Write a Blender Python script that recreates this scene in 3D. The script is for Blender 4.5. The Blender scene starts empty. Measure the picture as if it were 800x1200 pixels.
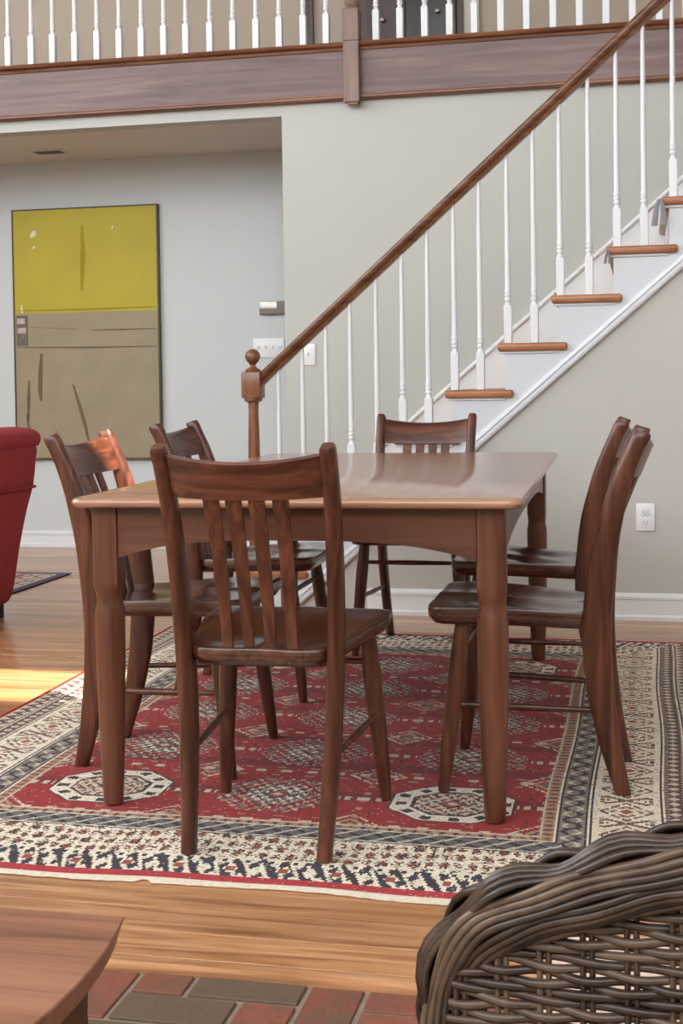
import bpy, bmesh, math, random
import numpy as np
from mathutils import Vector, Matrix

random.seed(7); RNG = np.random.default_rng(11)
SC = bpy.context.scene
COL = SC.collection
PI = math.pi

# ------------------------------------------------------------------ camera
CAM_POS = Vector((0, 0, 1.0177))
YAW, PITCH, ROLL = 0.21936, 0.02333, 0.01532
FPX, CY = 1595.51, 485.34
cam = bpy.data.cameras.new('camera')
cam.sensor_fit = 'AUTO'; cam.sensor_width = 36
cam.lens = FPX / 1200 * 36
cam.shift_y = (CY - 600) / 1200
cam.clip_start = 0.02
co = bpy.data.objects.new('camera', cam); COL.objects.link(co)
f = Vector((-math.sin(YAW), math.cos(YAW), 0)); r = Vector((math.cos(YAW), math.sin(YAW), 0)); u = Vector((0, 0, 1))
f, u = f * math.cos(PITCH) - u * math.sin(PITCH), u * math.cos(PITCH) + f * math.sin(PITCH)
r, u = r * math.cos(ROLL) - u * math.sin(ROLL), u * math.cos(ROLL) + r * math.sin(ROLL)
m = Matrix((r, u, -f)).transposed().to_4x4(); m.translation = CAM_POS
co.matrix_world = m
SC.camera = co

# ------------------------------------------------------------------ light
SC.view_settings.view_transform = 'Standard'
SC.view_settings.look = 'None'
SC.view_settings.gamma = 1.0
SC.view_settings.use_curve_mapping = False
SC.view_settings.exposure = 1.2
w = bpy.data.worlds.new('daylight'); SC.world = w; w.use_nodes = True
bg = w.node_tree.nodes['Background']
bg.inputs['Color'].default_value = (0.93, 0.96, 1.0, 1)
bg.inputs['Strength'].default_value = 2.7
sun = bpy.data.lights.new('sun', 'SUN'); sun.energy = 9.0; sun.angle = 0.009; sun.color = (1.0, 0.86, 0.68)
so = bpy.data.objects.new('sun', sun); COL.objects.link(so)
SUN_DIR = Vector((-0.40, 0.45, -0.85))
so.rotation_euler = SUN_DIR.to_track_quat('-Z', 'Y').to_euler(); so.location = (2.0, -2, 8)
SC.cycles.use_denoising = True
SC.cycles.max_bounces = 8

# ------------------------------------------------------------------ materials
def srgb(c):
    out = []
    for v in c:
        v = v / 255
        out.append(v / 12.92 if v <= 0.04045 else ((v + 0.055) / 1.055) ** 2.4)
    return tuple(out) + (1.0,)

def new_mat(name, rough=0.5, spec=0.5):
    mt = bpy.data.materials.new(name); mt.use_nodes = True
    nt = mt.node_tree; b = nt.nodes['Principled BSDF']
    b.inputs['Roughness'].default_value = rough
    b.inputs['Specular IOR Level'].default_value = spec
    return mt, nt, b

def N(nt, t, **kw):
    n = nt.nodes.new(t)
    for k, v in kw.items(): setattr(n, k, v)
    return n

def plain(name, c, rough=0.5, spec=0.5, noise=0.04, scale=6.0, metallic=0.0, bump=0.0, bscale=200):
    mt, nt, b = new_mat(name, rough, spec)
    b.inputs['Metallic'].default_value = metallic
    tc = N(nt, 'ShaderNodeTexCoord')
    nz = N(nt, 'ShaderNodeTexNoise'); nz.inputs['Scale'].default_value = scale; nz.inputs['Detail'].default_value = 5
    nt.links.new(tc.outputs['Object'], nz.inputs['Vector'])
    rp = N(nt, 'ShaderNodeValToRGB'); a = srgb(c)
    rp.color_ramp.elements[0].position = 0.3; rp.color_ramp.elements[1].position = 0.7
    rp.color_ramp.elements[0].color = tuple(x * (1 - noise) for x in a[:3]) + (1,)
    rp.color_ramp.elements[1].color = tuple(min(1, x * (1 + noise)) for x in a[:3]) + (1,)
    nt.links.new(nz.outputs['Fac'], rp.inputs['Fac']); nt.links.new(rp.outputs['Color'], b.inputs['Base Color'])
    if bump:
        n2 = N(nt, 'ShaderNodeTexNoise'); n2.inputs['Scale'].default_value = bscale; n2.inputs['Detail'].default_value = 3
        nt.links.new(tc.outputs['Object'], n2.inputs['Vector'])
        bp = N(nt, 'ShaderNodeBump'); bp.inputs['Strength'].default_value = bump; bp.inputs['Distance'].default_value = 0.002
        nt.links.new(n2.outputs['Fac'], bp.inputs['Height']); nt.links.new(bp.outputs['Normal'], b.inputs['Normal'])
    return mt

def wood(name, cols, axis=0, scale=1.0, rough=0.35, spec=0.5, var=0.12, coat=0.0, bump=0.15, streak=22.0):
    """cols: dark, mid, light in sRGB; grain runs along the axis"""
    mt, nt, b = new_mat(name, rough, spec)
    b.inputs['Coat Weight'].default_value = coat; b.inputs['Coat Roughness'].default_value = 0.15
    tc = N(nt, 'ShaderNodeTexCoord'); oi = N(nt, 'ShaderNodeObjectInfo')
    add = N(nt, 'ShaderNodeVectorMath', operation='ADD')
    cmb = N(nt, 'ShaderNodeMath', operation='MULTIPLY'); cmb.inputs[1].default_value = 37.0
    nt.links.new(oi.outputs['Random'], cmb.inputs[0])
    nt.links.new(tc.outputs['Object'], add.inputs[0]); nt.links.new(cmb.outputs[0], add.inputs[1])
    mp = N(nt, 'ShaderNodeMapping')
    s = [streak * scale] * 3; s[axis] = 1.3 * scale
    mp.inputs['Scale'].default_value = s
    nt.links.new(add.outputs[0], mp.inputs['Vector'])
    nz = N(nt, 'ShaderNodeTexNoise'); nz.inputs['Scale'].default_value = 1.6; nz.inputs['Detail'].default_value = 7
    nz.inputs['Roughness'].default_value = 0.62; nz.inputs['Distortion'].default_value = 0.7
    nt.links.new(mp.outputs[0], nz.inputs['Vector'])
    rp = N(nt, 'ShaderNodeValToRGB'); e = rp.color_ramp.elements
    e[0].position = 0.30; e[0].color = srgb(cols[0]); e[1].position = 0.72; e[1].color = srgb(cols[2])
    mid = e.new(0.5); mid.color = srgb(cols[1])
    nt.links.new(nz.outputs['Fac'], rp.inputs['Fac'])
    big = N(nt, 'ShaderNodeTexNoise'); big.inputs['Scale'].default_value = 2.3
    nt.links.new(add.outputs[0], big.inputs['Vector'])
    hsv = N(nt, 'ShaderNodeHueSaturation')
    mr = N(nt, 'ShaderNodeMapRange'); mr.inputs['To Min'].default_value = 1 - var; mr.inputs['To Max'].default_value = 1 + var
    nt.links.new(oi.outputs['Random'], mr.inputs['Value'])
    mr2 = N(nt, 'ShaderNodeMapRange'); mr2.inputs['To Min'].default_value = 0.85; mr2.inputs['To Max'].default_value = 1.15
    nt.links.new(big.outputs['Fac'], mr2.inputs['Value'])
    mul = N(nt, 'ShaderNodeMath', operation='MULTIPLY')
    nt.links.new(mr.outputs[0], mul.inputs[0]); nt.links.new(mr2.outputs[0], mul.inputs[1])
    nt.links.new(mul.outputs[0], hsv.inputs['Value']); nt.links.new(rp.outputs['Color'], hsv.inputs['Color'])
    nt.links.new(hsv.outputs[0], b.inputs['Base Color'])
    if bump:
        bp = N(nt, 'ShaderNodeBump'); bp.inputs['Strength'].default_value = bump; bp.inputs['Distance'].default_value = 0.002
        nt.links.new(nz.outputs['Fac'], bp.inputs['Height']); nt.links.new(bp.outputs['Normal'], b.inputs['Normal'])
    return mt

M = {}
M['wall_center'] = plain('paint_greige', (188, 190, 185), 0.6, 0.3, 0.015, 2)
M['wall_stair'] = plain('paint_warm_grey', (190, 189, 184), 0.6, 0.3, 0.015, 2)
M['wall_back'] = plain('paint_pale_grey', (205, 211, 213), 0.6, 0.3, 0.015, 2)
M['wall_upper'] = plain('paint_taupe', (176, 163, 148), 0.6, 0.3, 0.02, 2)
M['wall_side'] = plain('paint_side', (190, 186, 178), 0.6, 0.3, 0.02, 2)
M['ceil'] = plain('paint_ceiling', (196, 190, 178), 0.7, 0.3, 0.02, 2)
M['ceil_hall'] = plain('paint_hall_ceiling', (216, 211, 202), 0.7, 0.3, 0.02, 2)
M['white'] = plain('white_gloss', (222, 226, 231), 0.35, 0.5, 0.01)
M['stringer'] = plain('white_satin', (205, 210, 217), 0.4, 0.5, 0.01)
M['white_trim'] = plain('white_trim', (226, 229, 230), 0.4, 0.5, 0.01)
M['plate'] = plain('white_plastic', (232, 233, 236), 0.3, 0.5, 0.01)
M['slot'] = plain('dark_slot', (40, 38, 38), 0.5)
M['steel'] = plain('brushed_nickel', (168, 164, 158), 0.35, 0.5, 0.08, 30, metallic=0.7)
M['steel_dark'] = plain('grey_display', (112, 106, 100), 0.3, 0.5, 0.05)
M['floor'] = wood('floor_oak', [(118, 74, 46), (180, 130, 90), (208, 164, 124)], 0, 1.0, 0.28, 0.55, 0.12, coat=0.35, bump=0.06)
M['nosing'] = wood('floor_nosing', [(150, 100, 62), (196, 148, 104), (220, 180, 140)], 0, 1.0, 0.35, 0.5, 0.05)
M['beam'] = wood('beam_brown', [(84, 62, 58), (108, 84, 80), (132, 106, 100)], 0, 0.6, 0.4, 0.5, 0.06)
M['beam_edge'] = wood('beam_edge_brown', [(78, 46, 32), (116, 74, 52), (140, 94, 66)], 0, 0.8, 0.35, 0.5, 0.05)
M['post'] = wood('post_brown', [(98, 74, 68), (128, 102, 94), (148, 120, 109)], 2, 0.6, 0.4, 0.5, 0.06)
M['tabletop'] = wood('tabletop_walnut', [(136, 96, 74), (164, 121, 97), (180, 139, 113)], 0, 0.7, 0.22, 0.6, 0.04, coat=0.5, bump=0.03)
M['table'] = wood('table_walnut', [(72, 40, 26), (100, 59, 42), (122, 77, 56)], 2, 0.8, 0.32, 0.5, 0.06)
M['tableH'] = wood('table_walnut_apron', [(72, 40, 28), (98, 59, 44), (118, 76, 57)], 0, 0.8, 0.32, 0.5, 0.06)
CH = [(50, 25, 16), (84, 46, 32), (124, 74, 53)]
M['chair'] = wood('chair_walnut', CH, 2, 1.0, 0.3, 0.5, 0.10)
M['chairH'] = wood('chair_walnut_cross', CH, 0, 1.0, 0.3, 0.5, 0.08)
M['chairS'] = wood('chair_walnut_seat', [(52, 29, 20), (80, 47, 33), (108, 68, 50)], 1, 0.8, 0.22, 0.6, 0.06, coat=0.6)
M['rail'] = wood('handrail_brown', [(74, 44, 29), (108, 70, 48), (134, 94, 68)], 0, 1.0, 0.28, 0.5, 0.05)
M['newel'] = wood('newel_brown', [(92, 56, 36), (126, 82, 57), (148, 104, 76)], 2, 1.0, 0.28, 0.5, 0.05)
M['tread'] = wood('tread_oak', [(132, 80, 50), (166, 108, 70), (186, 130, 92)], 0, 1.0, 0.3, 0.5, 0.08)
M['bench'] = wood('bench_walnut', [(112, 72, 52), (150, 102, 78), (172, 125, 98)], 0, 0.8, 0.3, 0.5, 0.05)
M['bench_leg'] = wood('bench_leg', [(48, 22, 12), (66, 34, 20), (84, 46, 28)], 2, 0.8, 0.4, 0.5, 0.05)
M['red'] = plain('red_upholstery', (156, 54, 61), 0.85, 0.25, 0.06, 14, bump=0.25, bscale=600)
M['red_trim'] = plain('red_piping', (136, 44, 51), 0.8, 0.25, 0.05, 14)
M['dark_leg'] = plain('dark_leg', (44, 26, 20), 0.4)
M['purple'] = plain('purple_border', (62, 44, 72), 0.9, 0.1, 0.15, 60)
M['yellow'] = plain('yellow_paint', (180, 166, 40), 0.5, 0.4, 0.07, 3.0)
M['taupe'] = plain('taupe_paint', (156, 144, 120), 0.6, 0.3, 0.06, 5)
M['stroke'] = plain('brown_stroke', (112, 98, 78), 0.7, 0.2, 0.1, 30)
M['stroke_y'] = plain('ochre_stroke', (160, 142, 30), 0.6, 0.2, 0.1, 30)
M['stroke_w'] = plain('white_fleck', (226, 222, 190), 0.6, 0.2, 0.03)
M['collage'] = plain('grey_collage', (112, 104, 94), 0.6, 0.2, 0.25, 40)
M['scrap'] = plain('pale_grey_scrap', (188, 180, 166), 0.6, 0.2, 0.1, 40)
M['frame'] = plain('thin_dark_frame', (82, 70, 46), 0.5)
M['door'] = wood('dark_door', [(40, 24, 18), (62, 40, 32), (80, 54, 44)], 2, 0.8, 0.35, 0.5, 0.05)
M['door_dark'] = plain('dark_glass', (46, 42, 40), 0.2)
M['cloth'] = plain('grey_cloth', (140, 138, 142), 0.9, 0.1, 0.12, 60)
M['fringe'] = plain('cream_fringe', (222, 210, 192), 0.9, 0.1, 0.1, 90, bump=0.6, bscale=300)
M['binding'] = plain('red_binding', (172, 44, 50), 0.9, 0.1, 0.12, 90)
M['mortar'] = plain('mortar', (140, 128, 114), 0.9, 0.1, 0.12, 40, bump=0.4)
M['cushion'] = plain('cream_cushion', (206, 182, 166), 0.9, 0.1, 0.05, 20)
M['core'] = plain('wicker_core', (34, 24, 19), 0.8, 0.2)

def brick_mat():
    mt, nt, b = new_mat('old_brick', 0.75, 0.3)
    tc = N(nt, 'ShaderNodeTexCoord'); oi = N(nt, 'ShaderNodeObjectInfo')
    add = N(nt, 'ShaderNodeVectorMath', operation='ADD'); mu = N(nt, 'ShaderNodeMath', operation='MULTIPLY'); mu.inputs[1].default_value = 50
    nt.links.new(oi.outputs['Random'], mu.inputs[0]); nt.links.new(tc.outputs['Object'], add.inputs[0]); nt.links.new(mu.outputs[0], add.inputs[1])
    rp = N(nt, 'ShaderNodeValToRGB'); e = rp.color_ramp.elements
    e[0].position = 0; e[0].color = srgb((96, 80, 66)); e[1].position = 1; e[1].color = srgb((144, 84, 68))
    for p_, c_ in ((0.16, (108, 90, 76)), (0.24, (126, 74, 60)), (0.7, (138, 84, 70))):
        x = e.new(p_); x.color = srgb(c_)
    nt.links.new(oi.outputs['Random'], rp.inputs['Fac'])
    nz = N(nt, 'ShaderNodeTexNoise'); nz.inputs['Scale'].default_value = 13; nz.inputs['Detail'].default_value = 9; nz.inputs['Roughness'].default_value = 0.7
    nt.links.new(add.outputs[0], nz.inputs['Vector'])
    mx = N(nt, 'ShaderNodeMixRGB'); mx.inputs['Color2'].default_value = srgb((98, 84, 70))
    r2 = N(nt, 'ShaderNodeMapRange'); r2.inputs['From Min'].default_value = 0.42; r2.inputs['From Max'].default_value = 0.66; r2.inputs['To Max'].default_value = 0.85
    nt.links.new(nz.outputs['Fac'], r2.inputs['Value']); nt.links.new(r2.outputs[0], mx.inputs['Fac'])
    nt.links.new(rp.outputs['Color'], mx.inputs['Color1']); nt.links.new(mx.outputs[0], b.inputs['Base Color'])
    n2 = N(nt, 'ShaderNodeTexNoise'); n2.inputs['Scale'].default_value = 45; n2.inputs['Detail'].default_value = 4
    nt.links.new(add.outputs[0], n2.inputs['Vector'])
    bp = N(nt, 'ShaderNodeBump'); bp.inputs['Strength'].default_value = 0.8; bp.inputs['Distance'].default_value = 0.004
    nt.links.new(n2.outputs['Fac'], bp.inputs['Height']); nt.links.new(bp.outputs['Normal'], b.inputs['Normal'])
    return mt
M['brick'] = brick_mat()

def wicker_mat():
    mt, nt, b = new_mat('wicker_reed', 0.33, 0.5)
    tc = N(nt, 'ShaderNodeTexCoord'); oi = N(nt, 'ShaderNodeObjectInfo')
    nz = N(nt, 'ShaderNodeTexNoise'); nz.inputs['Scale'].default_value = 28; nz.inputs['Detail'].default_value = 5
    nt.links.new(tc.outputs['Object'], nz.inputs['Vector'])
    ad = N(nt, 'ShaderNodeMath', operation='MULTIPLY_ADD'); ad.inputs[1].default_value = 0.45
    nt.links.new(oi.outputs['Random'], ad.inputs[0]); nt.links.new(nz.outputs['Fac'], ad.inputs[2])
    rp = N(nt, 'ShaderNodeValToRGB'); e = rp.color_ramp.elements
    e[0].position = 0.38; e[0].color = srgb((34, 23, 17)); e[1].position = 1.1; e[1].color = srgb((96, 78, 64))
    x = e.new(0.7); x.color = srgb((56, 41, 32))
    nt.links.new(ad.outputs[0], rp.inputs['Fac']); nt.links.new(rp.outputs['Color'], b.inputs['Base Color'])
    return mt
M['wicker'] = wicker_mat()

def attr_mat(name, rough=0.95):
    mt, nt, b = new_mat(name, rough, 0.1)
    at = N(nt, 'ShaderNodeAttribute', attribute_name='knots')
    nt.links.new(at.outputs['Color'], b.inputs['Base Color'])
    b.inputs['Sheen Weight'].default_value = 0.15
    return mt
M['rug'] = attr_mat('knotted_pile')

# ------------------------------------------------------------------ mesh building
class MB:
    def __init__(s): s.v = []; s.f = []
    def add(s, vs, fs):
        o = len(s.v); s.v += [tuple(map(float, x)) for x in vs]; s.f += [tuple(i + o for i in q) for q in fs]; return s
    def box(s, x0, x1, y0, y1, z0, z1):
        v = [(x, y, z) for z in (z0, z1) for y in (y0, y1) for x in (x0, x1)]
        return s.add(v, [(0, 2, 3, 1), (4, 5, 7, 6), (0, 1, 5, 4), (2, 6, 7, 3), (0, 4, 6, 2), (1, 3, 7, 5)])
    def rbox(s, x0, x1, y0, y1, z0, z1, b=0.004, seg=2):
        bm = bmesh.new(); bmesh.ops.create_cube(bm, size=1)
        for q in bm.verts: q.co = Vector(((x0 + x1) / 2 + q.co.x * (x1 - x0), (y0 + y1) / 2 + q.co.y * (y1 - y0), (z0 + z1) / 2 + q.co.z * (z1 - z0)))
        bmesh.ops.bevel(bm, geom=bm.edges[:], offset=b, segments=seg, profile=0.5, affect='EDGES')
        return s.bm(bm)
    def bm(s, bm):
        bm.verts.index_update()
        s.add([q.co for q in bm.verts], [[q.index for q in fc.verts] for fc in bm.faces]); bm.free(); return s
    def prism(s, pts, axis, a, b):
        """polygon pts in the two other axes, extruded from a to b along axis"""
        n = len(pts); vs = []
        for c in (a, b):
            for p in pts:
                q = list(p); q.insert(axis, c); vs.append(q)
        fs = [tuple(range(n))[::-1], tuple(range(n, 2 * n))] + [(i, (i + 1) % n, n + (i + 1) % n, n + i) for i in range(n)]
        return s.add(vs, fs)
    def loft(s, rings, closed_ring=True, cap=True):
        n = len(rings[0]); vs = [p for q in rings for p in q]; fs = []
        for i in range(len(rings) - 1):
            for j in range(n if closed_ring else n - 1):
                k = (j + 1) % n
                fs.append((i * n + j, i * n + k, (i + 1) * n + k, (i + 1) * n + j))
        if cap:
            fs.append(tuple(range(n))[::-1]); fs.append(tuple((len(rings) - 1) * n + j for j in range(n)))
        return s.add(vs, fs)
    def tube(s, pts, rad, sides=8, cap=True):
        P = np.array(pts, float); n = len(P)
        R = np.full(n, rad) if np.isscalar(rad) else np.array(rad, float)
        T = np.gradient(P, axis=0); T /= np.linalg.norm(T, axis=1)[:, None] + 1e-12
        a = np.array([0, 0, 1.]) if abs(T[0][2]) < 0.9 else np.array([1., 0, 0])
        u_ = np.cross(T[0], a); u_ /= np.linalg.norm(u_); rings = []
        for i in range(n):
            u_ = u_ - T[i] * (u_ @ T[i]); u_ /= np.linalg.norm(u_); v_ = np.cross(T[i], u_)
            rings.append([P[i] + R[i] * (math.cos(t) * u_ + math.sin(t) * v_) for t in np.arange(sides) * 2 * PI / sides])
        return s.loft(rings, cap=cap)
    def lathe(s, prof, cx=0, cy=0, sides=16):
        """prof: (radius, z)"""
        rings = [[(cx + r_ * math.cos(t), cy + r_ * math.sin(t), z) for t in np.arange(sides) * 2 * PI / sides] for r_, z in prof]
        return s.loft(rings)
    def mesh(s, name, smooth=35):
        me = bpy.data.meshes.new(name); me.from_pydata(s.v, [], s.f); me.validate()
        bm = bmesh.new(); bm.from_mesh(me); bmesh.ops.recalc_face_normals(bm, faces=bm.faces); bm.to_mesh(me); bm.free()
        if smooth:
            me.shade_smooth(); me.set_sharp_from_angle(angle=math.radians(smooth))
        return me
    def build(s, name, mat, parent=None, smooth=35, loc=None):
        return obj(name, s.mesh(name, smooth), mat, parent, loc)

def obj(name, me, mat, parent=None, loc=None, rot=None):
    o = bpy.data.objects.new(name, me); COL.objects.link(o)
    if mat is not None and len(me.materials) == 0: me.materials.append(mat)
    if parent is not None: o.parent = parent
    if loc is not None: o.location = loc
    if rot is not None: o.rotation_euler = rot
    return o

def tag(o, label=None, cat=None, group=None, kind=None):
    if label: o['label'] = label
    if cat: o['category'] = cat
    if group: o['group'] = group
    if kind: o['kind'] = kind
    return o

def thing(name, label, cat, loc=(0, 0, 0), rz=0, group=None):
    o = bpy.data.objects.new(name, None); COL.objects.link(o)
    o.location = loc; o.rotation_euler = (0, 0, rz); o.empty_display_size = 0.1
    return tag(o, label, cat, group)

def copy_thing(src, label, loc, rz):
    c = src.copy(); COL.objects.link(c); c.location = loc; c.rotation_euler = (0, 0, rz); c['label'] = label
    for ch in list(src.children):
        d = ch.copy(); COL.objects.link(d); d.parent = c
        for g in list(ch.children):
            e = g.copy(); COL.objects.link(e); e.parent = d
    return c

def structure(o): o['kind'] = 'structure'; return o

def interp(x, xs, ys): return float(np.interp(x, xs, ys))

def catmull(pts, n):
    P = np.array(pts, float); P = np.vstack([2 * P[0] - P[1], P, 2 * P[-1] - P[-2]]); out = []
    k = len(P) - 3
    for t in np.linspace(0, k - 1e-9, n):
        i = int(t); q = t - i; a, b, c, d = P[i:i + 4]
        out.append(0.5 * (2 * b + (c - a) * q + (2 * a - 5 * b + 4 * c - d) * q * q + (3 * b - a - 3 * c + d) * q ** 3))
    return np.array(out)

# ------------------------------------------------------------------ setting
S, F, P = 5.861, 7.052, 8.075          # planes: stair side, wall behind the stair, hall wall
FZ = -0.004                            # floor level (rug pile reaches 0)
EDGE = 2.235                           # where wood meets brick
ZB0, ZB1 = 2.500, 2.795                # balcony fascia
HALL_X = -1.874

fl = structure(obj('floor', MB().box(-6.5, 2.3, EDGE + 0.02, P, -0.12, FZ - 0.016).mesh('floor', 0), M['mortar']))
pw = 0.109; rows = int((P - EDGE - 0.045) / pw) + 1; y = EDGE + 0.045; k = 0
while y < P:
    y1 = min(y + pw, P)
    cuts = sorted([-6.5, 2.3] + [-4.4 + RNG.uniform(-.5, .5), -2.3 + RNG.uniform(-.9, .9), 0.3 + RNG.uniform(-.7, .9)])
    for a, b in zip(cuts[:-1], cuts[1:]):
        cx, cy = (a + b) / 2, (y + y1) / 2
        hx, hy = (b - a) / 2 - 0.0008, (y1 - y) / 2 - 0.0009
        dz = RNG.uniform(-0.0006, 0.0004)
        MB().rbox(-hx, hx, -hy, hy, -0.016, 0, 0.0012, 1).build('floor_plank', M['floor'], fl, 30, (cx, cy, FZ + dz))
    y = y1
MB().rbox(-1.5, 1.5, EDGE, EDGE + 0.045, -0.05, FZ + 0.002, 0.006, 2).build('floor_nosing', M['floor'], fl, 30)

bf = structure(obj('floor_brick', MB().box(-6.5, 2.3, -3, EDGE + 0.02, -0.12, -0.0165).mesh('floor_brick', 0), M['mortar']))
BU = 0.1007; bx0 = -0.971; BZ = -0.012; jt = 0.0048
bH = MB().rbox(-BU + jt, BU - jt, -BU / 2 + jt, BU / 2 - jt, -0.05, 0, 0.0022, 1).mesh('brick', 30)
bV = MB().rbox(-BU / 2 + jt, BU / 2 - jt, -BU + jt, BU - jt, -0.05, 0, 0.0022, 1).mesh('brick', 30)
top_row = EDGE + 0.023                 # first row is cut by the wood edge
for rrow in range(0, 12):
    for c in range(-6, 17):
        ph = (c + rrow) % 4
        yt = top_row - rrow * BU
        if ph == 2:                    # horizontal brick covering cells c, c+1
            x0, y0, y1, me, hl = bx0 + c * BU, yt - BU, yt, bH, 2
        elif ph == 0:                  # vertical brick, upper cell here
            x0, y0, y1, me, hl = bx0 + c * BU, yt - 2 * BU, yt, bV, 1
        elif ph == 1 and rrow == 0:    # lower half of a vertical brick cut by the edge
            x0, y0, y1, me, hl = bx0 + c * BU, yt - BU, yt, None, 1
        else: continue
        x1 = x0 + hl * BU
        if rrow == 0:
            hx = hl * BU / 2 - jt; ya, yb = y0 + jt, EDGE - 0.003
            o = MB().rbox(-hx, hx, -(yb - ya) / 2, (yb - ya) / 2, -0.05, 0, 0.0022, 1).build('brick', M['brick'], bf, 30, ((x0 + x1) / 2, (ya + yb) / 2, BZ + RNG.uniform(-.0012, .001)))
        else:
            o = obj('brick', me, M['brick'], bf, ((x0 + x1) / 2 + RNG.uniform(-.0012, .0012), (y0 + y1) / 2, BZ + RNG.uniform(-.0012, .001)), (RNG.uniform(-.006, .006), RNG.uniform(-.006, .006), RNG.uniform(-.008, .008)))

# hall wall with painting, walls above
structure(obj('wall_back', MB().box(-6.5, 2.4, P, P + 0.12, -0.1, 2.5).mesh('wall_back', 0), M['wall_back']))
structure(obj('wall_upper', MB().box(-6.5, 2.4, P, P + 0.12, 2.5, 5.7).mesh('wall_upper', 0), M['wall_upper']))
wc = MB().box(HALL_X, 2.3, F, F + 0.12, -0.1, ZB0 + 0.06); wc.box(-6.5, HALL_X, F, F + 0.12, 2.44, ZB0 + 0.06)
structure(wc.build('wall_center', M['wall_center'], smooth=0))
structure(obj('ceiling_hall', MB().box(-6.5, 2.3, F + 0.12, P, 2.44, 2.5).mesh('ceiling_hall', 0), M['ceil_hall']))
structure(obj('floor_balcony', MB().box(-6.5, 2.3, F + 0.03, P, ZB0 + 0.06, ZB1 - 0.01).mesh('floor_balcony', 0), M['floor']))
structure(obj('light_block_front', MB().box(-6.62, 2.42, -3.12, -3.0, -0.1, 2.9).mesh('light_block_front', 0), M['wall_side']))  # unseen, added behind the camera so daylight enters only from high up
structure(obj('light_block_left_low', MB().box(-6.62, -6.5, -3.0, F - 1.2, -0.1, 2.9).mesh('light_block_left_low', 0), M['wall_side']))  # unseen low wall, added to cut off low daylight from the left
# great-room ceiling with a skylight that lets the sun in
KX0, KX1, KY0, KY1 = 0.33, 1.02, 0.96, 1.52
ce = MB()
ce.box(-6.6, KX0, -2.8, P + 0.1, 5.7, 5.8).box(KX1, 2.4, -2.8, P + 0.1, 5.7, 5.8).box(KX0, KX1, -2.8, KY0, 5.7, 5.8).box(KX0, KX1, KY1, P + 0.1, 5.7, 5.8)
structure(ce.build('ceiling', M['ceil'], smooth=0))
wf = MB()
for a in ((KX0, KX0 + .03, KY0, KY1), (KX1 - .03, KX1, KY0, KY1), (KX0, KX1, KY0, KY0 + .03), (KX0, KX1, KY1 - .03, KY1)): wf.box(*a, 5.72, 5.84)
structure(wf.build('window_1', M['white_trim'], smooth=0))
structure(obj('light_block_left', MB().box(-6.62, -6.5, F - 1.2, P + 0.1, -0.1, 5.7).mesh('light_block_left', 0), M['wall_side']))  # unseen, added to shut side daylight out of the hall's left end
structure(obj('wall_right', MB().box(2.3, 2.42, -3, P, -0.1, 5.7).mesh('wall_right', 0), M['wall_side']))
# baseboards (plinth board, cap bead, shoe)
def baseboard(name, x0, x1, yw, h):
    prof = [(yw, FZ), (yw - 0.026, FZ), (yw - 0.026, 0.012), (yw - 0.015, 0.020), (yw - 0.013, h - 0.028), (yw - 0.018, h - 0.024), (yw - 0.018, h - 0.014), (yw - 0.006, h - 0.002), (yw, h)]
    structure(MB().prism(prof, 0, x0, x1).build(name, M['white_trim'], smooth=20))
baseboard('baseboard_back', -6.5, 2.3, P, 0.099)
baseboard('baseboard_stairs', -1.20, 2.3, S, 0.110)
baseboard('baseboard_center', HALL_X, -1.8, F, 0.110)

# ------------------------------------------------------------------ staircase
RUN, RISE = 0.22955, 0.19817
TX0, TZ0 = -0.84215 - 4 * RUN, 0.97592 - 4 * RISE        # nosing tip of the lowest tread
NT = 14
sb = lambda x: 0.21 + 0.8640 * (x + 1.309)               # lower edge of the white stringer
wall_pts = [(-1.546, FZ), (2.3, FZ), (2.3, 2.75), (1.64, sb(1.64))]
structure(MB().prism(wall_pts, 1, S, S + 0.10).build('wall_stairs', M['wall_stair'], smooth=0))

st = thing('staircase', 'wooden staircase with white balusters, oak treads and brown handrail rising along the wall', 'staircase', (0, 0, 0))
def part(mb, name, mat, parent=st, smooth=35, loc=None): return mb.build(name, M[mat] if isinstance(mat, str) else mat, parent, smooth, loc)
# stringer: saw-tooth board
pts = []
for i in range(NT):
    x = TX0 + i * RUN + 0.03; z = TZ0 + i * RISE - 0.035
    pts += [(x, max(FZ, z - RISE + 0.035)), (x, z)]
pts += [(1.60, pts[-1][1]), (1.60, sb(1.60)), (-1.545, FZ)]
part(MB().prism(pts, 1, S - 0.012, S + 0.001), 'stringer', 'stringer', smooth=0)
# moulding along its lower edge
dirv = Vector((1, 0, 0.8640)).normalized(); nrm = Vector((-dirv.z, 0, dirv.x))
def sloped(name, x0, x1, off, prof, mat, y0):
    rings = []
    for x in (x0, x1):
        b = Vector((x, 0, sb(x)))
        rings.append([(b.x + nrm.x * (off + q[1]), y0 + q[0], b.z + nrm.z * (off + q[1])) for q in prof])
    return part(MB().loft(rings), name, mat, smooth=25)
sloped('stringer_moulding', -1.535, 1.59, 0.0, [(0, -.006), (-0.020, -.006), (-0.026, 0.0), (-0.028, 0.008), (-0.013, 0.0085), (-0.013, 0.022), (-0.024, 0.0225), (-0.022, 0.036), (-0.013, 0.040)], 'white', S - 0.0)
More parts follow.
